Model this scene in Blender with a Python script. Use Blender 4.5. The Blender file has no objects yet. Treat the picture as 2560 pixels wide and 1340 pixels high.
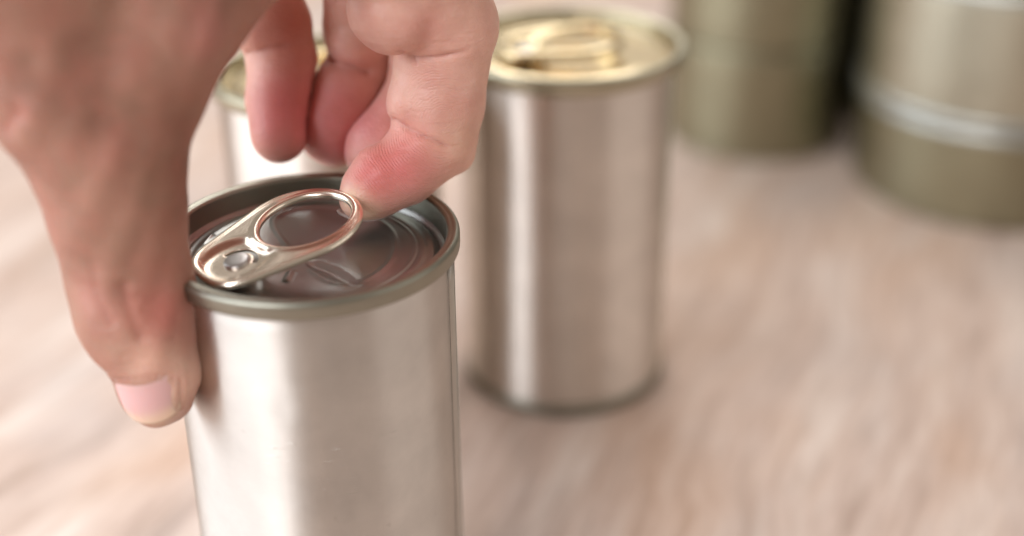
import bpy, bmesh, math, random, time
import numpy as np
from mathutils import Vector, Matrix
T0 = time.time()
random.seed(4); rng = np.random.default_rng(7)
CM = 0.01                                     # everything below is written in centimetres
R = math.radians
scn = bpy.context.scene
COL = scn.collection

# ------------------------------------------------------------------ camera, light, exposure
F_PX, PITCH, ROLL, CAM_H = 3413.0, 0.4781, -0.0092, 20.1      # focal length in pixels of a 2560 px wide frame
fw = np.array([0, math.cos(PITCH), -math.sin(PITCH)]); rx = np.array([1.0, 0, 0]); up = np.cross(rx, fw)
r2 = rx * math.cos(ROLL) + up * math.sin(ROLL); u2 = -rx * math.sin(ROLL) + up * math.cos(ROLL)
CAMP = np.array([0, 0, CAM_H])
cd = bpy.data.cameras.new('camera'); cam = bpy.data.objects.new('camera', cd); COL.objects.link(cam)
m = Matrix.Identity(4)
for i in range(3):
    m[i][0] = r2[i]; m[i][1] = u2[i]; m[i][2] = -fw[i]; m[i][3] = CAMP[i] * CM
cam.matrix_world = m
cd.sensor_width = 36; cd.lens = 36 * F_PX / 2560; cd.clip_start = 0.01; cd.clip_end = 50
cd.dof.use_dof = True; cd.dof.focus_distance = 24.75 * CM; cd.dof.aperture_fstop = 4.3
scn.camera = cam

W = bpy.data.worlds.new("World"); scn.world = W; W.use_nodes = True
bg = W.node_tree.nodes['Background']; bg.inputs[0].default_value = (1.0, 0.88, 0.76, 1); bg.inputs[1].default_value = 0.27

def area(name, loc, target, sx, sy, power, color):
    l = bpy.data.lights.new(name, 'AREA'); l.shape = 'RECTANGLE'; l.size = sx * CM; l.size_y = sy * CM
    l.energy = power; l.color = color
    o = bpy.data.objects.new(name, l); COL.objects.link(o)
    o.location = [v * CM for v in loc]
    d = Vector([t - v for t, v in zip(target, loc)]); o.rotation_euler = d.to_track_quat('-Z', 'Y').to_euler()
    return o
area('window_light', (-66, 10, 38), (-3, 27, 4), 104, 76, 7.2, (0.86, 0.935, 1.0))
area('overhead_fill', (16, 62, 120), (8, 48, 0), 130, 120, 1.8, (1.0, 0.92, 0.83))  # added soft fill from above, lifts the table and its shadows
area('front_fill', (-42, -40, 58), (0, 28, 6), 34, 60, 4.1, (0.97, 0.98, 1.0))  # added front fill, widens the can streak and lights the fingers
area('right_fill', (88, 2, 46), (0, 30, 4), 90, 60, 1.15, (1.0, 0.94, 0.88))  # added weak fill from the right, brightens the can sides
area('tab_highlight_fill', (-3.9, 98.6, 69), (0.6, 31.7, 9.2), 52, 40, 2.8, (1.0, 0.98, 0.95))  # added high behind the cans for white highlights on the back tabs
area('back_fill', (14, 135, 46), (0, 30, 8), 110, 40, 0.55, (1.0, 0.93, 0.82))  # added panel out of view, brightens the back lids by reflection

scn.view_settings.view_transform = 'Standard'; scn.view_settings.look = 'None'
scn.view_settings.gamma = 1; scn.view_settings.exposure = 0.18
scn.render.film_transparent = False
scn.cycles.max_bounces = 8; scn.cycles.diffuse_bounces = 4; scn.cycles.glossy_bounces = 5
scn.cycles.caustics_reflective = True; scn.cycles.blur_glossy = 0.6; scn.cycles.caustics_refractive = False
scn.cycles.use_denoising = True

# ------------------------------------------------------------------ helpers
def P(x, y, d):                               # a point seen at photo pixel (x, y), d cm in front of the lens
    return CAMP + d * (fw + r2 * (x - 1280) / F_PX + u2 * (670 - y) / F_PX)
def onz(x, y, z):                             # the point of the level z seen at that pixel
    v = fw + r2 * (x - 1280) / F_PX + u2 * (670 - y) / F_PX
    return CAMP + v * (z - CAM_H) / v[2]

def link(name, me, mat=None, parent=None, smooth=True):
    o = bpy.data.objects.new(name, me); COL.objects.link(o)
    if mat: me.materials.append(mat)
    if parent: o.parent = parent
    if smooth: me.polygons.foreach_set('use_smooth', [True] * len(me.polygons))
    return o
def mesh(name, verts, faces, mat=None, parent=None, smooth=True):
    me = bpy.data.meshes.new(name)
    me.from_pydata([tuple(float(c) * CM for c in v) for v in verts], [], [tuple(int(i) for i in f) for f in faces]); me.update()
    return link(name, me, mat, parent, smooth)
def thing(name, label, cat, loc=(0, 0, 0), rz=0, group=None):
    o = bpy.data.objects.new(name, None); COL.objects.link(o); o.empty_display_size = 0.01
    o.location = [c * CM for c in loc]; o.rotation_euler = (0, 0, rz)
    o['label'] = label; o['category'] = cat
    if group: o['group'] = group
    return o
def lathe(name, prof, n=160, mat=None, parent=None, a0=0, a1=2 * math.pi, wob=None):
    full = abs(a1 - a0 - 2 * math.pi) < 1e-6
    m_ = n if full else n + 1
    V = []; Fc = []
    for r, z in prof:
        for k in range(m_):
            a = a0 + (a1 - a0) * k / n
            V.append((r * math.cos(a), r * math.sin(a), z))
    L = len(prof)
    for i in range(L - 1):
        for k in range(n):
            k2 = (k + 1) % m_
            Fc.append((i * m_ + k, i * m_ + k2, (i + 1) * m_ + k2, (i + 1) * m_ + k))
    return mesh(name, V, Fc, mat, parent)
def arc(cx, cz, r, t0, t1, n):
    return [(cx + r * math.cos(R(t0 + (t1 - t0) * k / n)), cz + r * math.sin(R(t0 + (t1 - t0) * k / n))) for k in range(n + 1)]

class N:                                       # a small node-tree writer
    def __init__(s, name):
        s.m = bpy.data.materials.new(name); s.m.use_nodes = True; s.t = s.m.node_tree
        s.b = s.t.nodes['Principled BSDF']; s.l = s.t.links.new
    def n(s, typ, **kw):
        o = s.t.nodes.new(typ)
        for k, v in kw.items():
            if k.startswith('i_'): 
                key = k[2:]; key = int(key) if key.isdigit() else key.replace('_', ' ')
                if hasattr(v, 'is_output'): s.l(v, o.inputs[key])
                else: o.inputs[key].default_value = v
            else: setattr(o, k, v)
        return o
    def set(s, key, v):
        if hasattr(v, 'is_output'): s.l(v, s.b.inputs[key])
        else: s.b.inputs[key].default_value = v
    def coord(s, scale=(1, 1, 1), rot=(0, 0, 0), loc=(0, 0, 0)):
        tc = s.n('ShaderNodeTexCoord'); mp = s.n('ShaderNodeMapping')
        mp.inputs['Scale'].default_value = scale; mp.inputs['Rotation'].default_value = rot; mp.inputs['Location'].default_value = loc
        s.l(tc.outputs['Object'], mp.inputs['Vector']); return mp.outputs['Vector']
    def noise(s, vec, scale, detail=3, rough=0.5, dist=0.0):
        o = s.n('ShaderNodeTexNoise', i_Scale=scale, i_Detail=detail, i_Roughness=rough, i_Distortion=dist); s.l(vec, o.inputs['Vector']); return o.outputs['Fac']
    def ramp(s, fac, stops):
        o = s.n('ShaderNodeValToRGB'); s.l(fac, o.inputs['Fac']); e = o.color_ramp.elements
        while len(e) < len(stops): e.new(0.5)
        for q, (p, c) in zip(e, stops): q.position = p; q.color = (*c, 1) if len(c) == 3 else c
        return o.outputs['Color']
    def mix(s, fac, a, b, mode='MIX'):
        o = s.n('ShaderNodeMix', data_type='RGBA', blend_type=mode)
        for k, v in ((0, fac), (6, a), (7, b)):
            if hasattr(v, 'is_output'): s.l(v, o.inputs[k])
            else: o.inputs[k].default_value = (*v, 1) if isinstance(v, tuple) and len(v) == 3 else v
        return o.outputs[2]
    def math(s, op, a, b=0.0, c=None, clamp=False):
        o = s.n('ShaderNodeMath', operation=op, use_clamp=clamp)
        for k, v in ((0, a), (1, b), (2, c)):
            if v is None: continue
            if hasattr(v, 'is_output'): s.l(v, o.inputs[k])
            else: o.inputs[k].default_value = v
        return o.outputs[0]
    def bump(s, h, strength, dist, normal=None):
        o = s.n('ShaderNodeBump', i_Strength=strength, i_Distance=dist); s.l(h, o.inputs['Height'])
        if normal is not None: s.l(normal, o.inputs['Normal'])
        return o.outputs['Normal']

def metal(name, col, rough, aniso=0.0, tang_z=True, brush=0.0, dents=0.0, rot=0.0, spots=0.0):
    a = N(name)
    a.set('Metallic', 1.0)
    v = a.coord((1, 1, 1))
    n1 = a.noise(v, 90, 4, 0.6)
    c = a.mix(a.ramp(n1, [(0.3, (0, 0, 0)), (0.75, (1, 1, 1))]), tuple(x * 0.9 for x in col), tuple(min(1, x * 1.05) for x in col))
    if spots:
        sp = a.noise(v, 260, 2, 0.5)
        c = a.mix(a.ramp(sp, [(0.72, (0, 0, 0)), (0.9, (spots,) * 3)]), c, (0.25, 0.2, 0.16))
    a.set('Base Color', c)
    n2 = a.noise(v, 40, 5, 0.6)
    a.set('Roughness', a.math('MULTIPLY_ADD', n2, 0.16, rough - 0.08))
    if aniso:
        a.set('Anisotropic', aniso); a.set('Anisotropic Rotation', rot)
        if tang_z:
            t = a.n('ShaderNodeTangent', direction_type='RADIAL', axis='Z'); a.l(t.outputs[0], a.b.inputs['Tangent'])
    nm = None
    if dents:
        nm = a.bump(a.noise(v, 95, 2, 0.5), dents, 0.0006)
    if brush:
        sc = a.noise(a.coord((260, 260, 2600)), 1.0, 1, 0.5); sc2 = a.noise(v, 55, 2, 0.5)
        hair = a.math('MULTIPLY', a.ramp(sc, [(0.70, (0, 0, 0)), (0.76, (1, 1, 1))]), a.ramp(sc2, [(0.5, (0, 0, 0)), (0.6, (1, 1, 1))]))
        nm = a.bump(hair, 0.5, 0.00015, nm)
        vb = a.coord((900, 900, 40)); nm = a.bump(a.noise(vb, 1.0, 3, 0.6), brush, 0.0001, nm)
    if nm is not None: a.set('Normal', nm)
    return a.m

M = {}
M['tin'] = metal('tinplate', (0.735, 0.695, 0.655), 0.42, 0.97, True, 0.07, 0.12, 0.25, 0.3)
M['tin_back'] = metal('tinplate_second', (0.83, 0.755, 0.69), 0.42, 0.97, True, 0.05, 0.10, 0.25)
M['seam'] = metal('rolled_seam', (0.31, 0.30, 0.25), 0.36, 0, False, 0.0, 0.05)
M['lid'] = metal('lid_plate', (0.38, 0.385, 0.37), 0.33, 0, False, 0.0, 0.03)
M['tab'] = metal('tab_plate', (0.95, 0.83, 0.70), 0.24, 0, False, 0.0, 0.0)
M['gap_shade'] = metal('gap_shade_metal', (0.09, 0.085, 0.05), 0.45)  # very dark, so that the added can reads as shade in the gap
M['dark_line'] = metal('seam_line_metal', (0.16, 0.13, 0.11), 0.4)
M['rivet'] = metal('rivet_plate', (0.55, 0.53, 0.52), 0.34, 0, False, 0, 0)
M['gold'] = metal('gold_lacquer', (0.78, 0.64, 0.41), 0.17, 0, False, 0.0, 0.0)
M['gold_rim'] = metal('gold_rim', (0.44, 0.41, 0.31), 0.30, 0, False, 0.0, 0.05)
M['olive'] = metal('olive_lacquer', (0.345, 0.32, 0.22), 0.42, 0.4, True, 0.05, 0.08, 0.25)
M['olive_light'] = metal('pale_olive_lacquer', (0.52, 0.50, 0.40), 0.40, 0.4, True, 0.05, 0.08, 0.25)
M['band'] = metal('pale_rim', (0.50, 0.50, 0.46), 0.42, 0, False, 0.0, 0.05)

# ------------------------------------------------------------------ the table
def table_mat():
    a = N('washed_wood')
    az = R(22)
    tc = a.n('ShaderNodeTexCoord')
    mp = a.n('ShaderNodeMapping'); mp.inputs['Rotation'].default_value = (0, 0, az)
    a.l(tc.outputs['Object'], mp.inputs['Vector'])
    wv = a.n('ShaderNodeTexNoise', i_Scale=9.0, i_Detail=2.0); a.l(mp.outputs[0], wv.inputs['Vector'])
    ad = a.n('ShaderNodeVectorMath', operation='MULTIPLY_ADD'); a.l(wv.outputs['Color'], ad.inputs[0]); ad.inputs[1].default_value = (0.035, 0.02, 0); a.l(mp.outputs[0], ad.inputs[2])
    def st(sx, sy):
        q = a.n('ShaderNodeMapping'); q.inputs['Scale'].default_value = (sx, sy, 1); a.l(ad.outputs[0], q.inputs['Vector']); return q.outputs[0]
    big = a.noise(st(58, 8), 1.0, 4, 0.55)
    mid = a.noise(st(230, 26), 1.0, 4, 0.6)
    fine = a.noise(st(700, 60), 1.0, 4, 0.65)
    patch = a.noise(st(24, 9), 1.0, 3, 0.5)
    c = a.ramp(big, [(0.33, (0.40, 0.28, 0.22)), (0.44, (0.55, 0.40, 0.335)), (0.54, (0.625, 0.47, 0.395)), (0.68, (0.78, 0.66, 0.59))])
    c = a.mix(a.ramp(patch, [(0.50, (0, 0, 0)), (0.64, (0.85,) * 3)]), c, (0.56, 0.345, 0.235))
    c = a.mix(a.ramp(patch, [(0.32, (0.6,) * 3), (0.46, (0, 0, 0))]), c, (0.47, 0.43, 0.43))
    c = a.mix(0.30, c, a.ramp(mid, [(0.36, (0.38, 0.25, 0.19)), (0.52, (0.68, 0.51, 0.43)), (0.68, (0.86, 0.75, 0.68))]))
    c = a.mix(0.13, c, a.ramp(fine, [(0.35, (0.25, 0.18, 0.14)), (0.6, (0.9, 0.8, 0.72))]))
    a.set('Base Color', c); a.set('Roughness', 0.55)
    a.set('Normal', a.bump(fine, 0.25, 0.0008))
    return a.m
bm = bmesh.new(); bmesh.ops.create_cube(bm, size=1)
for v in bm.verts: v.co = Vector((v.co.x * 2.4, v.co.y * 1.5 + 0.60, v.co.z * 0.04 - 0.02))
bmesh.ops.bevel(bm, geom=list(bm.edges), offset=0.004, segments=3, affect='EDGES')
me = bpy.data.meshes.new('table'); bm.to_mesh(me); bm.free()
tb = link('table', me, table_mat(), smooth=False)
tb['kind'] = 'structure'; tb['label'] = 'pale pinkish wooden table top with streaky grain under the tin cans'

# ------------------------------------------------------------------ tin cans
RB, H = 2.6, 9.44
def seg_dist(px, py, pts, closed=False):
    d = np.full(px.shape, 1e9)
    n = len(pts)
    for i in range(n if closed else n - 1):
        a = np.array(pts[i]); b = np.array(pts[(i + 1) % n]); ab = b - a
        t = np.clip(((px - a[0]) * ab[0] + (py - a[1]) * ab[1]) / (ab @ ab), 0, 1)
        d = np.minimum(d, np.hypot(px - a[0] - t * ab[0], py - a[1] - t * ab[1]))
    return d
def smooth_loop(pts, it=3):
    p = [np.array(q, float) for q in pts]
    for _ in range(it):
        o = []
        for i in range(len(p)):
            a, b = p[i], p[(i + 1) % len(p)]
            o += [0.75 * a + 0.25 * b, 0.25 * a + 0.75 * b]
        p = o
    return p
FC = np.array([-3.645, 22.078])                # where the front can stands
def lid_part(parent, mat, zp, rin, rot=0.0, nr=90, na=300, detail=True):
    # pressed lid panel: countersink, step, score line, finger well and small stops
    well = smooth_loop([(onz(x, y, zp)[:2] - FC) for x, y in [(676, 560), (722, 625), (800, 702), (860, 717), (925, 703), (975, 664), (994, 616), (975, 572), (926, 545), (850, 522), (768, 520), (705, 534)]])
    leaf = [(onz(x, y, zp)[:2] - FC) for x, y in [(785, 664), (820, 676), (850, 692), (878, 710)]]
    stops = [[(onz(x, y, zp)[:2] - FC) for x, y in q] for q in ([(717, 706), (727, 686)], [(512, 618), (530, 595)])]
    rr = np.concatenate([np.linspace(0, rin - 0.36, nr), np.linspace(rin - 0.35, rin, 14)])
    aa = np.linspace(0, 2 * np.pi, na, endpoint=False)
    Rg, Ag = np.meshgrid(rr, aa, indexing='ij')
    X = Rg * np.cos(Ag); Y = Rg * np.sin(Ag)
    c, s = math.cos(-rot), math.sin(-rot); Xr = X * c - Y * s; Yr = X * s + Y * c
    Zz = np.full(X.shape, zp)
    g = lambda d, w: np.exp(-(d / w) ** 2)
    Zz -= 0.10 * g(Rg - (rin - 0.10), 0.07)                       # countersink
    Zz += 0.03 / (1 + np.exp((Rg - (rin - 0.36)) / 0.02)) 
    Zz -= 0.018 * g(Rg - (rin - 0.50), 0.014)                     # score line
    Zz += 0.012 * g(Rg - (rin - 0.56), 0.03)
    dw = seg_dist(Xr, Yr, [tuple(q) for q in well], True)
    ins = np.zeros(X.shape, bool)
    pw = [tuple(q) for q in well]
    for i in range(len(pw)):
        (x1, y1), (x2, y2) = pw[i], pw[(i + 1) % len(pw)]
        cond = ((y1 > Yr) != (y2 > Yr))
        xi = (x2 - x1) * (Yr - y1) / ((y2 - y1) if abs(y2 - y1) > 1e-9 else 1e-9) + x1
        ins ^= cond & (Xr < xi)
    sd = np.where(ins, -dw, dw)
    amp = 1.0 if detail else 0.0
    Zz += amp * (0.026 * g(dw, 0.06) - 0.022 / (1 + np.exp(np.clip((sd + 0.10) / 0.05, -40, 40))))
    Zz += (0 if detail else 1) * 0.02 * g(Rg - 2.05, 0.10)
    Zz -= amp * 0.05 * g(seg_dist(Xr, Yr, [tuple(q) for q in leaf]), 0.14)
    for q in stops: Zz += amp * 0.045 * g(seg_dist(Xr, Yr, [tuple(w) for w in q]), 0.055)
    V = np.stack([X, Y, Zz], -1).reshape(-1, 3)
    Fc = []
    for i in range(1, len(rr) - 1):
        for k in range(na):
            k2 = (k + 1) % na
            Fc.append((i * na + k, i * na + k2, (i + 1) * na + k2, (i + 1) * na + k))
    for k in range(na): Fc.append((0, na + (k + 1) % na, na + k))
    return mesh('lid', V, [f[::-1] if len(f) == 3 else (f[0], f[3], f[2], f[1])[::-1] for f in Fc], mat, parent)

# --- level-set meshing
import openvdb as vdb
def level_mesh(arr, origin, vox):
    g = vdb.FloatGrid(1.0); g.copyFromArray(np.ascontiguousarray(arr, dtype=np.float32))
    pts, quads = g.convertToQuads(0.0)
    return pts * vox + np.asarray(origin), quads[:, ::-1]
def smin(a, b, k):
    h = np.clip(0.5 + 0.5 * (b - a) / k, 0, 1); return b + (a - b) * h - k * h * (1 - h)
def smax(a, b, k): return -smin(-a, -b, k)

TAB_L, TAB_R1, TAB_R2, TAB_YAW, TAB_PITCH = 1.263, 1.175, 0.879, 0.685, 0.195
TAB_O = np.array([-4.753, 21.19, 9.36])
def tab_sdf(vox=0.014, plump=False):
    xs = np.arange(-1.05, 2.62, vox); ys = np.arange(-1.35, 1.35, vox); zs = np.arange(-0.22, 0.2, vox)
    X, Y, Z_ = np.meshgrid(xs, ys, zs, indexing='ij', sparse=False)
    x2, y2 = X[:, :, 0], Y[:, :, 0]
    # outline: two circles and their common tangents
    L, R1, R2 = TAB_L, TAB_R1, TAB_R2
    b = (R2 - R1) / L; a = math.sqrt(1 - b * b); ay = np.abs(y2)
    k = x2 * a - ay * b
    d = np.where(k < 0, np.hypot(x2, ay) - R2, np.where(k > a * L, np.hypot(x2 - L, ay) - R1, (ay * a + x2 * b) - R2))
    # make the nose a little squarer
    d = smax(d, np.abs(x2 + 0.0) * 0 + (-x2 - 0.80), 0.25)
    # ring hole
    hx, hy, ha, hb = 1.40, -0.02, 0.84, 0.81
    q = np.hypot((x2 - hx) / ha, (y2 - hy) / hb); dh = (q - 1) * min(ha, hb)
    plate2 = smax(d, -dh, 0.02)
    zp = 0.0
    # thickness: curled borders are thick, the web between is level with them; a pan is sunk round the rivet
    edge_o = np.hypot((d + 0.075)[:, :, None], Z_ * 1.15) - 0.075
    edge_h = np.hypot((dh - 0.08)[:, :, None], (Z_ - 0.012) * 1.1) - 0.08
    if plump:                                                        # the blurred tabs further back: broad rounded ring
        dh = dh - 0.06
        edge_o = np.hypot((d + 0.17)[:, :, None], Z_ * 1.45) - 0.17; edge_h = edge_o
    cx = -0.05
    rr = np.hypot(x2 - cx, y2)
    pan = 1 / (1 + np.exp((np.hypot((x2 + 0.08) * 0.95, y2) - 0.58) / 0.045))
    ridge = np.exp(-(((x2 - 0.47) / 0.075) ** 2)) / (1 + np.exp((np.abs(y2) - 0.36) / 0.03))
    notch = np.exp(-(((x2 - 0.50) / 0.035) ** 2)) / (1 + np.exp((np.abs(y2) - 0.20) / 0.02))
    mid = 0.030 - 0.105 * pan + 0.095 * ridge * pan + 0.022 * ridge - 0.03 * notch
    web = smax(np.abs(Z_ - mid[:, :, None]) - 0.030, np.maximum(d + 0.05, 0.05 - dh)[:, :, None], 0.02)
    s = smin(smin(edge_o, edge_h, 0.05), web, 0.045)
    s = np.maximum(s, -(dh + 0.0)[:, :, None])
    # crescent slot beside the rivet
    ang = np.arctan2(y2, x2 - cx)
    slot = np.maximum(np.abs(rr - 0.335) - 0.042, (np.abs(ang - 0.35) - 1.35) * 0.335)
    s = smax(s, -slot[:, :, None] * np.ones_like(Z_), 0.012)
    return level_mesh(s, (xs[0], ys[0], zs[0]), vox)
tab_v, tab_f = tab_sdf(); ptab_v, ptab_f = tab_sdf(0.02, True)

def make_can(label, x, y, rz, mats, rrim, front=False, rot=0.0, RB=2.6, group='tin cans standing on the table'):
    t = thing('tin_can', label, 'tin can', (x, y, 0), rz, group)
    zt = H
    body = [(RB - 0.06, 0.30), (RB, 0.40)] + [(RB, 0.4 + (zt - 0.9) * k / 60) for k in range(1, 60)] + [(RB, zt - 0.46), (RB - 0.015, zt - 0.40), (RB - 0.01, zt - 0.30)]
    lathe('body', body, 220, mats[0], t)
    bo = bpy.data.objects[-1] if False else t.children[0]
    if front:
        for v in bo.data.vertices:
            a = math.degrees(math.atan2(v.co.y, v.co.x)); z = v.co.z / CM
            k = sum(dp * math.exp(-((a - a0) / wa) ** 2 - ((z - z0) / wz) ** 2) for a0, z0, wa, wz, dp in ((-104, 8.0, 7, 0.5, 0.016), (-96, 7.4, 5, 0.35, 0.010), (-60, 6.6, 9, 0.5, 0.008), (-84, 4.6, 10, 0.8, 0.008), (-45, 4.0, 6, 0.4, 0.007), (-112, 5.6, 6, 0.6, 0.008)))
            if k > 1e-4:
                f = 1 - k / RB; v.co.x *= f; v.co.y *= f
    lathe('bottom_rim', [(RB - 0.25, 0.12), (RB - 0.2, 0.02)] + arc(RB - 0.04, 0.10, 0.10, 250, 360, 8) + arc(RB - 0.04, 0.25, 0.10, 0, 90, 8) + [(RB - 0.1, 0.37)], 160, M['seam'], t)
    rin = rrim - 0.24
    lathe('rim', [(RB - 0.03, zt - 0.37)] + arc(rrim - 0.07, zt - 0.27, 0.07, 230, 360, 8) + arc(rrim - 0.085, zt - 0.085, 0.085, 0, 120, 10) + arc(rrim - 0.17, zt - 0.08, 0.07, 70, 180, 8) + [(rin - 0.005, zt - 0.25), (rin - 0.012, zt - 0.42), (rin - 0.03, zt - 0.50)], 220, mats[1] if not front else M['seam'], t)
    lid = lid_part(t, mats[2], zt - (0.42 if front else 0.28), rin - 0.02, rot=rot, nr=90 if front else 50, na=300 if front else 180, detail=front)
    # pull tab, in the can's own frame
    Uo = TAB_O - np.array([FC[0], FC[1], 0])
    cr, sr = math.cos(rot), math.sin(rot); Rz = np.array([[cr, -sr, 0], [sr, cr, 0], [0, 0, 1]])
    pit = TAB_PITCH if front else 0.05
    yaw = TAB_YAW
    U = np.array([math.cos(yaw) * math.cos(pit), math.sin(yaw) * math.cos(pit), math.sin(pit)]); V = np.array([-math.sin(yaw), math.cos(yaw), 0]); Wn = np.cross(U, V)
    o0 = Uo.copy()
    if not front: o0[2] = zt - 0.01
    key = 'tab_mesh_front' if front else 'tab_mesh_back'
    tq, tf = (tab_v, tab_f) if front else (ptab_v, ptab_f)
    tv = (o0 + tq[:, :1] * U + tq[:, 1:2] * V + tq[:, 2:3] * Wn) @ Rz.T
    shift = np.zeros(3) if front else np.array([0.42, -0.25, 0.0])
    tv = tv + shift
    tab = mesh('pull_tab', tv, tf, mats[3], t)
    n = 40; Vv = []; Ff = []
    c0 = o0 - 0.05 * U
    prof = [(0.20, zt - (0.45 if front else 0.31) - c0[2]), (0.20, -0.08)] + [(0.225, -0.075), (0.238, -0.05), (0.236, -0.015), (0.222, 0.002), (0.19, 0.010), (0.10, 0.014), (0.0001, 0.015)]
    for r, z in prof:
        for k in range(n):
            a = 2 * math.pi * k / n
            q = c0 + r * math.cos(a) * U + r * math.sin(a) * V + z * (Wn if z > -0.2 else np.array([0, 0, 1]))
            Vv.append(Rz @ q + shift)
    for i in range(len(prof) - 1):
        for k in range(n): Ff.append((i * n + k, i * n + (k + 1) % n, (i + 1) * n + (k + 1) % n, (i + 1) * n + k))
    mesh('rivet', Vv, Ff, M['rivet'], tab)
    # welded side seam: a narrow lapped strip with a dark line along each edge
    w0, w1 = (R(-16), R(-5)) if front else (R(118), R(126))
    zs = [0.43 + (zt - 0.90) * k / 30 for k in range(31)]
    s_ = lathe('side_seam', [(RB + 0.012, z) for z in zs], 10, mats[0], t, w0, w1)
    sm = s_.modifiers.new('thickness', 'SOLIDIFY'); sm.thickness = 0.02 * CM; sm.offset = -1
    for a_, wd in ((w0, R(0.7)), (w1 - R(1.0), R(1.2))):
        lathe('seam_line', [(RB + 0.0145, z) for z in zs], 2, M['dark_line'], s_, a_, a_ + wd)
    return t
front = make_can('silver tin can in front, its ring pull being lifted by the fingertip', FC[0], FC[1], 0, (M['tin'], M['seam'], M['lid'], M['tab']), 2.715, True)
make_can('silver tin can standing right of the opened can, gold ring pull lying flat', 1.42, 32.9, 0, (M['tin_back'], M['gold_rim'], M['gold'], M['gold']), 3.0, False, rot=R(-30), RB=2.70)
make_can('silver tin can behind the curled fingers, its gold lid mostly hidden by the hand', -4.35, 31.0, 0, (M['tin_back'], M['gold_rim'], M['gold'], M['gold']), 2.80, False, rot=R(60))

# low cans, stacked in two piles at the back
def low_can(label, x, y, z, r, h, mat, rim, rr=0.12, lip=-0.02, group='low olive cans stacked behind'):
    t = thing('low_can', label, 'tin can', (x, y, z), 0, group)
    lathe('body', [(r - 0.06, 0.22), (r, 0.34)] + [(r, 0.34 + (h - 0.7) * k / 20) for k in range(1, 20)] + [(r, h - 0.36), (r - 0.03, h - 0.28)], 160, mat, t)
    lathe('bottom_rim', [(0.001, 0.12), (r - 0.35, 0.12), (r - 0.25, 0.02)] + arc(r - rr + lip, rr, rr - 0.01, 260, 360, 8) + arc(r - rr + lip, 0.24 if lip > 0 else 0.2, rr - 0.01, 0, 90, 6), 140, rim if lip > 0 else mat, t)
    lathe('rim', [(r - 0.05, h - 0.32)] + arc(r - rr + 0.08, h - 0.22, rr, 240, 360, 8) + arc(r - rr + 0.08, h - rr, rr, 0, 150, 10) + [(r - 0.27, h - 0.3)], 140, rim, t)
    lathe('lid', [(r - 0.26, h - 0.3), (r - 0.4, h - 0.34), (r - 0.5, h - 0.27), (r - 1.0, h - 0.26), (r - 1.05, h - 0.28), (0.001, h - 0.28)], 140, mat, t)
    return t
low_can('low olive can at the bottom of the far pile in the middle', 9.6, 50.6, 0, 3.45, 4.2, M['olive'], M['olive'])
low_can('olive can on top of the far middle pile, cut off by the picture edge', 9.6, 50.6, 4.21, 3.45, 4.3, M['olive'], M['olive'])
low_can('wide olive can at the bottom of the pile at right', 17.35, 45.7, 0, 4.85, 3.5, M['olive'], M['band'], 0.22)
low_can('pale greenish can on top of the wide one in the pile at right', 17.35, 45.7, 3.51, 4.85, 4.6, M['olive_light'], M['band'], 0.22, 0.16)
low_can('dark can added behind the two piles to shade the gap between them', 15.9, 53.8, 0, 3.2, 9.5, M['gap_shade'], M['gap_shade'])  # added can, coloured near black to stand for the gap's shade

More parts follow.
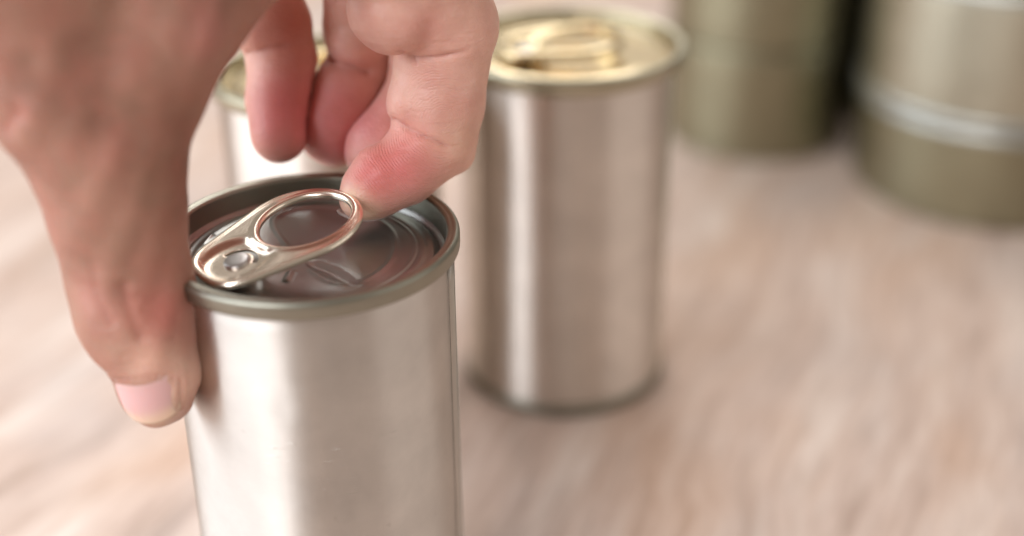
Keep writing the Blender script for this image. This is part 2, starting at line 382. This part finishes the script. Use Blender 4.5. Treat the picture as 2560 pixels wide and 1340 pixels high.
# ------------------------------------------------------------------ the hand
VOX = 0.038
def build_hand():
    px = lambda x, y, d, r: (P(x, y, d), r * d / F_PX)
    fingers = {
     'index': dict(k=0.09, ch=[px(905, -250, 23.2, 165), px(1010, -105, 24.0, 158), px(1118, 62, 25.0, 128), px(1105, 150, 25.35, 118), px(1092, 255, 25.55, 120), px(1088, 345, 25.6, 103), px(1010, 425, 25.45, 88), px(928, 474, 25.3, 77)],
                   ex=[px(1140, 385, 25.75, 46), px(955, 440, 25.35, 80), px(900, 498, 25.2, 52), px(1050, 262, 25.35, 84), px(985, 20, 24.2, 118)]),
     'middle': dict(k=0.10, ch=[px(860, -330, 24.3, 170), px(1000, -80, 25.6, 140), px(1085, 80, 26.5, 112), px(1078, 220, 26.9, 106), px(1020, 310, 26.8, 98), px(952, 372, 26.6, 92)], ex=[]),
     'ring': dict(k=0.09, ch=[px(800, -350, 25.0, 150), px(915, -90, 26.4, 108), px(920, 70, 27.3, 112), px(925, 150, 27.6, 96), px(868, 240, 27.4, 97), px(838, 326, 27.1, 92)], ex=[px(896, 110, 27.0, 78)]),
     'little': dict(k=0.09, ch=[px(700, -360, 25.4, 130), px(650, -60, 26.3, 90), px(682, 62, 26.8, 95), px(705, 150, 27.0, 88), px(696, 250, 26.8, 80), px(698, 338, 26.5, 70)], ex=[px(650, 70, 26.6, 72)]),
     'thumb': dict(k=0.35, ch=[px(408, 985, 23.75, 74), px(388, 890, 23.6, 103), px(345, 775, 23.35, 146), px(312, 640, 22.9, 146), px(290, 500, 22.5, 165), px(262, 350, 22.1, 190), px(330, 170, 21.9, 190), px(420, 0, 21.9, 195), px(520, -180, 22.2, 200)],
                   ex=[px(150, 240, 21.6, 190), px(120, 60, 21.3, 220), px(60, -150, 21.0, 260), px(380, 985, 23.7, 66), px(430, 905, 23.7, 68)]),
    }
    palm = [(px(905, -250, 23.2, 165), px(60, -150, 21.0, 260)), (px(905, -250, 23.2, 180), px(300, -620, 20.9, 260)), (px(800, -350, 25.0, 150), px(300, -620, 21.2, 260)),
            (px(700, -360, 25.4, 130), px(200, -650, 21.8, 240)), (px(520, -180, 22.2, 200), px(150, -420, 20.9, 280)), (px(905, -250, 23.2, 165), px(700, -360, 25.4, 130)),
            (px(60, -150, 21.0, 260), px(150, -620, 20.6, 280)), (px(200, -640, 21.2, 290), px(-250, -1200, 19.6, 330)), (px(-250, -1200, 19.6, 330), px(-700, -1900, 18.0, 370))]
    prims = {n: [(f['ch'][i], f['ch'][i + 1]) for i in range(len(f['ch']) - 1)] + [(e, e) for e in f['ex']] for n, f in fingers.items()}
    prims['palm'] = palm
    allp = [q for l in prims.values() for s in l for q in s]
    lo = np.min([c - r for c, r in allp], 0) - 0.3; hi = np.max([c + r for c, r in allp], 0) + 0.3
    ax = [np.arange(lo[i], hi[i] + VOX, VOX) for i in range(3)]
    shp = tuple(len(a) for a in ax)
    def cone(A, a, B, b, X, Y, Z_):
        ab = B - A; L2 = ab @ ab
        if L2 < 1e-8: return np.sqrt((X - A[0]) ** 2 + (Y - A[1]) ** 2 + (Z_ - A[2]) ** 2) - a
        t = ((X - A[0]) * ab[0] + (Y - A[1]) * ab[1] + (Z_ - A[2]) * ab[2]) / L2
        # radial correction of a round cone, to first order
        L = math.sqrt(L2); sl = (b - a) / L
        q = np.sqrt(np.maximum((X - A[0] - t * ab[0]) ** 2 + (Y - A[1] - t * ab[1]) ** 2 + (Z_ - A[2] - t * ab[2]) ** 2, 1e-12))
        t = np.clip(t + q * sl / L, 0, 1)
        return np.sqrt((X - A[0] - t * ab[0]) ** 2 + (Y - A[1] - t * ab[1]) ** 2 + (Z_ - A[2] - t * ab[2]) ** 2) - (a + (b - a) * t)
    BIG = 0.6
    def field(name, k):
        Fd = np.full(shp, BIG, np.float32)
        for (A, a), (B, b) in prims[name]:
            l_ = np.minimum(A - a, B - b) - BIG; h_ = np.maximum(A + a, B + b) + BIG
            sl = tuple(slice(max(0, int((l_[i] - lo[i]) / VOX)), min(shp[i], int((h_[i] - lo[i]) / VOX) + 2)) for i in range(3))
            X = ax[0][sl[0]][:, None, None].astype(np.float32); Y = ax[1][sl[1]][None, :, None].astype(np.float32); Z_ = ax[2][sl[2]][None, None, :].astype(np.float32)
            Fd[sl] = smin(Fd[sl], np.minimum(cone(A, a, B, b, X, Y, Z_), BIG).astype(np.float32), k)
        return Fd
    tot = None
    for n in ('index', 'middle', 'ring', 'little'):
        f = field(n, fingers[n]['k']); tot = f if tot is None else np.minimum(tot, f) + 0.055 * np.exp(-((tot - f) / 0.07) ** 2) * (np.maximum(tot, f) < 0.3)
    f = field('thumb', 0.35); f2 = field('palm', 0.6)
    f2 = smin(f2, f, 0.5)
    fing = tot; tot = smin(tot, f2, 0.30)
    return tot.astype(np.float32), lo, fingers, (fing - f2).astype(np.float32)
sdf, slo, fingers, back_side = build_hand()
print('sdf', sdf.shape, round(time.time() - T0, 1))
def sample(p, sdf=None):
    sdf = globals()['sdf'] if sdf is None else sdf
    q = (np.asarray(p) - slo) / VOX; i = np.clip(np.floor(q).astype(int), 0, np.array(sdf.shape) - 2); fr = np.clip(q - i, 0, 1)
    o = 0
    for dx in (0, 1):
        for dy in (0, 1):
            for dz in (0, 1):
                w = (fr[..., 0] if dx else 1 - fr[..., 0]) * (fr[..., 1] if dy else 1 - fr[..., 1]) * (fr[..., 2] if dz else 1 - fr[..., 2])
                o = o + w * sdf[i[..., 0] + dx, i[..., 1] + dy, i[..., 2] + dz]
    return o
def hit(x, y, d0=19.0):                        # where the sight line of a photo pixel meets the skin
    d = d0
    for _ in range(300):
        s = float(sample(P(x, y, d)))
        if s < 0.004: break
        d += max(s * 0.8, 0.01)
        if d > 33: break
    return P(x, y, d)
hv, hq = level_mesh(sdf, slo, VOX)
print('hand verts', len(hv), round(time.time() - T0, 1))
# creases and folds of the skin
def poly_dist(v, pts):
    d = np.full(len(v), 9.0); par = np.zeros(len(v)); n = len(pts) - 1
    for i, (a, b) in enumerate(zip(pts[:-1], pts[1:])):
        ab = b - a; t = np.clip((v - a) @ ab / max(ab @ ab, 1e-9), 0, 1)
        q = np.linalg.norm(v - a - t[:, None] * ab, axis=1); k = q < d
        d[k] = q[k]; par[k] = (i + t[k]) / n
    return d, par
eps = 0.03
def normals(v):
    g = np.stack([sample(v + np.eye(3)[i] * eps) - sample(v - np.eye(3)[i] * eps) for i in range(3)], 1)
    return g / np.maximum(np.linalg.norm(g, axis=1, keepdims=True), 1e-6)
nrm = normals(hv)
creases = [  # photo pixels along the fold, depth cm, width cm
    ([(960, 283), (985, 302), (1010, 318), (1060, 340), (1110, 362), (1170, 390)], 0.085, 0.034),
    ([(985, 122), (1008, 136), (1030, 146), (1075, 146), (1120, 140), (1190, 116)], 0.08, 0.036),
    ([(1020, 140), (1045, 162)], 0.035, 0.03),
    ([(992, 205), (1060, 222), (1130, 222), (1180, 226)], 0.012, 0.03), ([(1000, 188), (1090, 208)], 0.010, 0.025), ([(1100, 213), (1190, 195)], 0.008, 0.025),
    ([(1075, 470), (1120, 420), (1165, 405)], 0.012, 0.04), ([(870, 470), (900, 440)], 0.006, 0.04),
    ([(600, 136), (618, 133), (660, 124), (705, 116), (770, 108)], 0.085, 0.042),
    ([(812, 142), (826, 150), (870, 165), (920, 182), (975, 197)], 0.09, 0.042),
    ([(812, 285), (845, 345)], 0.015, 0.04), ([(815, 80), (960, 110)], 0.012, 0.05),
    # thumb: soft folds over the joint
    ([(305, 690), (326, 780), (360, 870)], 0.06, 0.11), ([(228, 640), (246, 750), (285, 830)], 0.03, 0.10),
    ([(345, 770), (400, 790), (455, 792)], 0.02, 0.07), ([(345, 820), (400, 842), (450, 845)], 0.018, 0.06), ([(330, 735), (390, 742), (450, 735)], 0.018, 0.07),
    ([(295, 880), (350, 893), (440, 885)], 0.012, 0.06), ([(225, 800), (300, 850), (400, 866)], 0.014, 0.06),
    ([(8, 340), (26, 305), (60, 270)], 0.06, 0.12), ([(120, 470), (220, 370), (270, 250)], 0.02, 0.16), ([(160, 500), (255, 400), (310, 280)], 0.02, 0.16),
]
disp = np.zeros(len(hv)); cre = np.zeros(len(hv))
for pts, dep, wid in creases:
    pp = [hit(*q) for q in pts]
    if any(np.linalg.norm(a - b) > 2.5 for a, b in zip(pp[:-1], pp[1:])): print('crease jump', pts)
    d, tt = poly_dist(hv, pp); fade = np.clip(np.minimum(tt, 1 - tt) / 0.14, 0, 1); fade = fade * fade * (3 - 2 * fade)
    g = np.exp(-(d / wid) ** 2) * fade
    disp -= dep * (0.62 * g + 0.38 * fade * np.exp(-(d / (2.8 * wid)) ** 2))
    cre = np.maximum(cre, g * min(1, dep / 0.06))
# nails: swept patches resting on the flesh
def frame_of(A, B, look):
    w = (B - A) / np.linalg.norm(B - A); n = look - (look @ w) * w; n /= np.linalg.norm(n); s = np.cross(w, n); return w, n, s
def nail(name, A, B, look, half, t0, t1, mat, parent, lift=0.02, nt=28, na=28, bend=0.003):
    w, n, s = frame_of(A, B, look); L = np.linalg.norm(B - A)
    top = np.zeros((nt + 1, na + 1, 3)); radm = np.zeros((nt + 1, na + 1))
    for i in range(nt + 1):
        for j in range(na + 1):
            a_ = -1 + 2 * j / na; ph = a_ * half; t = i / nt
            end = t1 - 0.20 * (t1 - t0) * abs(a_) ** 2.6; beg = t0 + 0.22 * (t1 - t0) * abs(a_) ** 3.0
            tt = beg + (end - beg) * t
            dirv = math.cos(ph) * n + math.sin(ph) * s
            base = A + w * tt * min(L, 9)
            if tt * L > L: base = A + w * (L + (tt * L - L))
            rads = np.linspace(0.02, 1.6, 160); vals = sample(base + rads[:, None] * dirv)
            idx = int(np.argmax(vals > 0))
            rad = rads[idx - 1] + (rads[idx] - rads[idx - 1]) * (-vals[idx - 1]) / max(vals[idx] - vals[idx - 1], 1e-6) if idx > 0 else 0.0
            if i > 1:                                         # beyond the flesh the plate runs on, bending only slightly
                rad = max(rad, 2 * radm[i - 1, j] - radm[i - 2, j] - bend)
            radm[i, j] = rad; top[i, j] = base + dirv * rad
    # smooth the sweep lengthwise so that it runs straight off the tip
    for _ in range(12):
        top[1:-1] = 0.5 * top[1:-1] + 0.25 * (top[:-2] + top[2:])
        top[:, 1:-1] = 0.6 * top[:, 1:-1] + 0.2 * (top[:, :-2] + top[:, 2:])
    V = []; Fc = []
    nn = (na + 1)
    for lay in (1, 0):
        for i in range(nt + 1):
            for j in range(nn):
                a_ = -1 + 2 * j / na; t = i / nt
                ph = a_ * half; dirv = math.cos(ph) * n + math.sin(ph) * s
                edge = max(0.0, 1 - abs(a_) ** 6) * min(1, t / 0.12) 
                off = (0.002 + lift * edge + 0.02 * t) if lay else (-0.05 + 0.0 * t)
                V.append(top[i, j] + dirv * off)
    o = (nt + 1) * nn
    for i in range(nt):
        for j in range(na):
            q = (i * nn + j, i * nn + j + 1, (i + 1) * nn + j + 1, (i + 1) * nn + j)
            Fc.append(q); Fc.append(tuple(o + k for k in q[::-1]))
    for j in range(na): Fc.append((nt * nn + j, nt * nn + j + 1, o + nt * nn + j + 1, o + nt * nn + j))
    for i in range(nt):
        Fc.append((i * nn, (i + 1) * nn, o + (i + 1) * nn, o + i * nn)); Fc.append((i * nn + na, o + i * nn + na, o + (i + 1) * nn + na, (i + 1) * nn + na))
    ob = mesh(name, V, Fc, mat, parent)
    tin = np.zeros((2, nt + 1, nn, 4)); tin[..., 3] = 1
    ti = np.linspace(0, 1, nt + 1)[:, None]; ai = np.linspace(-1, 1, nn)[None, :]
    lun = 1 / (1 + np.exp((ti - 0.17 + 0.22 * ai ** 2) / 0.03)); fre = 1 / (1 + np.exp(-(ti - 0.80 + 0.10 * ai ** 2) / 0.05))
    cc = np.array([0.70, 0.41, 0.40]) * (1 - lun - fre)[..., None] + np.array([0.78, 0.52, 0.48]) * lun[..., None] + np.array([0.80, 0.56, 0.42]) * fre[..., None]
    tin[..., :3] = cc[None]
    at = ob.data.attributes.new('tint', 'FLOAT_COLOR', 'POINT'); at.data.foreach_set('color', tin.astype(np.float32).ravel())
    border = np.concatenate([top[0], top[:, 0], top[:, -1]])
    return ob, border
thc = fingers['thumb']['ch']; thA, thB = thc[1][0], thc[0][0]
# skin colour patches (blood under the skin; light painted on the thumb tip): pixel, reach cm, colour, strength
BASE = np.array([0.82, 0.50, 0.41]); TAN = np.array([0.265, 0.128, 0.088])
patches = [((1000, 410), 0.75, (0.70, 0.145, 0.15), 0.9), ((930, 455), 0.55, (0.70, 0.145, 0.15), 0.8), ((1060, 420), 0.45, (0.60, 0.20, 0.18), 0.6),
           ((875, 500), 0.27, (0.88, 0.64, 0.48), 0.95), ((915, 535), 0.27, (0.90, 0.62, 0.44), 0.95), ((850, 455), 0.18, (0.75, 0.45, 0.36), 0.7),
           ((1090, 175), 0.5, (0.64, 0.30, 0.25), 0.45), ((1060, 75), 0.5, (0.60, 0.24, 0.20), 0.55), ((1140, 290), 0.5, (0.64, 0.28, 0.24), 0.5), ((1150, 350), 0.4, (0.68, 0.42, 0.31), 0.7),
           ((710, 260), 0.8, (0.58, 0.13, 0.13), 0.85), ((690, 340), 0.6, (0.66, 0.19, 0.18), 0.8), ((830, 270), 0.9, (0.74, 0.24, 0.26), 0.8), ((830, 360), 0.5, (0.74, 0.24, 0.24), 0.8), ((920, 300), 0.7, (0.72, 0.25, 0.26), 0.8), ((375, 900), 0.55, (0.78, 0.49, 0.38), 0.9), ((470, 960), 0.55, (0.82, 0.53, 0.42), 0.9), ((400, 1040), 0.4, (0.74, 0.5, 0.38), 0.8),  # last three: thumb tip paler, the light on it put into the colour
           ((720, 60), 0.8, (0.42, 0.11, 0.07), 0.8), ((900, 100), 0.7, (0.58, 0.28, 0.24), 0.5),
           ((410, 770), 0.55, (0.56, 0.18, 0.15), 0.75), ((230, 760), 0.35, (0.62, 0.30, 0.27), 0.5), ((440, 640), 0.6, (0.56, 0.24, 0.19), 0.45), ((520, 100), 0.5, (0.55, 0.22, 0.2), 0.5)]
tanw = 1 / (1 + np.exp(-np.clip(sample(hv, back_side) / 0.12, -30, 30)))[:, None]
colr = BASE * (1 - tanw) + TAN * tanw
low = np.sin(hv @ np.array([2.1, 1.3, .7])) * np.sin(hv @ np.array([-.8, 2.3, 1.1])) * np.sin(hv @ np.array([.4, -1.1, 2.2]))
colr *= (1 + 0.06 * low)[:, None]
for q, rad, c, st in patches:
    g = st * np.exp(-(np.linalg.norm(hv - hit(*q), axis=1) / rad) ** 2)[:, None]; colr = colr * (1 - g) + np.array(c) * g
colr = colr * (1 - 0.35 * cre[:, None]) + np.array([0.45, 0.15, 0.12]) * 0.35 * cre[:, None]  # folds tinted redder, their occlusion shade put into the colour
ridge_mask = np.maximum(np.exp(-(np.linalg.norm(hv - hit(1000, 430), axis=1) / 1.0) ** 4), 0.55 * np.exp(-(np.linalg.norm(hv - hit(1090, 270), axis=1) / 0.9) ** 4)) 

def skin_mat():
    a = N('skin')
    at = a.n('ShaderNodeAttribute', attribute_name='tint'); v = a.coord()
    mott = a.noise(v, 170, 5, 0.65); blot = a.noise(v, 55, 3, 0.55)
    c = a.mix(a.ramp(mott, [(0.36, (0.30,) * 3), (0.66, (0, 0, 0))]), at.outputs['Color'], (0.52, 0.17, 0.13))
    c = a.mix(a.ramp(blot, [(0.40, (0, 0, 0)), (0.64, (0.18,) * 3)]), c, (0.72, 0.47, 0.34))
    a.set('Base Color', c); a.set('Roughness', 0.42)
    a.set('Subsurface Weight', 0.34); a.set('Subsurface Radius', (1.0, 0.35, 0.2)); a.set('Subsurface Scale', 0.0035)
    a.set('Specular IOR Level', 0.42)
    cells = a.n('ShaderNodeTexVoronoi', feature='DISTANCE_TO_EDGE', i_Scale=950.0); a.l(v, cells.inputs['Vector'])
    cl = a.ramp(cells.outputs['Distance'], [(0.0, (0, 0, 0)), (0.16, (1, 1, 1))])
    fine = a.noise(v, 700, 4, 0.65); wr = a.noise(a.coord((160, 160, 620)), 1.0, 3, 0.6, 0.4)
    nm = a.bump(cl, 0.22, 0.00012); nm = a.bump(fine, 0.25, 0.0003, nm); nm = a.bump(wr, 0.42, 0.0006, nm)
    # finger-print ridges round the pad
    rm = a.n('ShaderNodeAttribute', attribute_name='ridge')
    o = hit(1110, 300) * CM
    ds = a.n('ShaderNodeVectorMath', operation='DISTANCE'); a.l(v, ds.inputs[0]); ds.inputs[1].default_value = tuple(o)
    wob = a.noise(v, 220, 2, 0.5)
    ph = a.math('MULTIPLY_ADD', ds.outputs['Value'], 2 * math.pi / 0.00050, a.math('MULTIPLY', wob, 16.0))
    brk = a.ramp(a.noise(v, 420, 2, 0.5), [(0.35, (0.1,) * 3), (0.6, (1, 1, 1))])
    hgt = a.math('MULTIPLY', a.math('MULTIPLY', a.math('SINE', ph), rm.outputs['Fac']), brk)
    nm = a.bump(hgt, 0.5, 0.00006, nm)
    a.set('Normal', nm)
    return a.m
def nail_mat():
    a = N('nail'); v = a.coord()
    at = a.n('ShaderNodeAttribute', attribute_name='tint')
    a.set('Base Color', at.outputs['Color']); a.set('Roughness', 0.24)
    a.set('Normal', a.bump(a.noise(v, 300, 3), 0.08, 0.0003))
    a.set('Subsurface Weight', 0.3); a.set('Subsurface Radius', (1, .4, .3)); a.set('Subsurface Scale', 0.002)
    return a.m
def nail_tip_mat():
    a = N('clear_nail'); a.set('Base Color', (0.85, 0.66, 0.60, 1)); a.set('Roughness', 0.2); a.set('Transmission Weight', 0.5); a.set('IOR', 1.3)
    return a.m
tn, border = nail('thumb_nail', P(378, 862, 23.55), thB, -0.9 * fw - 0.30 * r2, 1.04, 0.36, 1.40, nail_mat(), None)
db = np.min(np.linalg.norm(hv[:, None, :] - border[None, ::3], axis=2), 1) if False else np.full(len(hv), 9.0)
near = np.linalg.norm(hv - border.mean(0), axis=1) < 2.0
db[near] = np.min(np.linalg.norm(hv[near][:, None, :] - border[None, ::2], axis=2), 1)
disp += 0.022 * np.exp(-((db - 0.09) / 0.07) ** 2) - 0.012 * np.exp(-(db / 0.03) ** 2)
und = sum(np.sin(hv @ np.array(k) + p_) for k, p_ in (((5.1, 3.2, 2.2), .3), ((-2.9, 6.3, 3.1), 1.1), ((3.7, -2.2, 6.9), 2.0), ((-7.9, -4.2, 5.0), .7), ((8.3, 6.6, -4.4), 2.9)))
disp += 0.0035 * und * (0.6 + tanw[:, 0])
hv2 = hv + nrm * disp[:, None]
hand = mesh('hand', hv2, hq, skin_mat())
hand['label'] = 'bare left hand, thumb on the front can and fingertip hooked under its ring pull'; hand['category'] = 'hand'
tn.parent = hand
ia, ib = fingers['index']['ch'][6][0], fingers['index']['ch'][7][0]
nail('finger_nail', ia, ib, np.array([0.1, 0.25, -1.0]), 0.8, 0.5, 2.05, nail_tip_mat(), hand)
me = hand.data
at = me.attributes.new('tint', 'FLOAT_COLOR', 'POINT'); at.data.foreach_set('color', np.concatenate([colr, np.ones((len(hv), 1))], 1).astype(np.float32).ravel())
at = me.attributes.new('ridge', 'FLOAT', 'POINT'); at.data.foreach_set('value', ridge_mask.astype(np.float32))
print('script', round(time.time() - T0, 1))
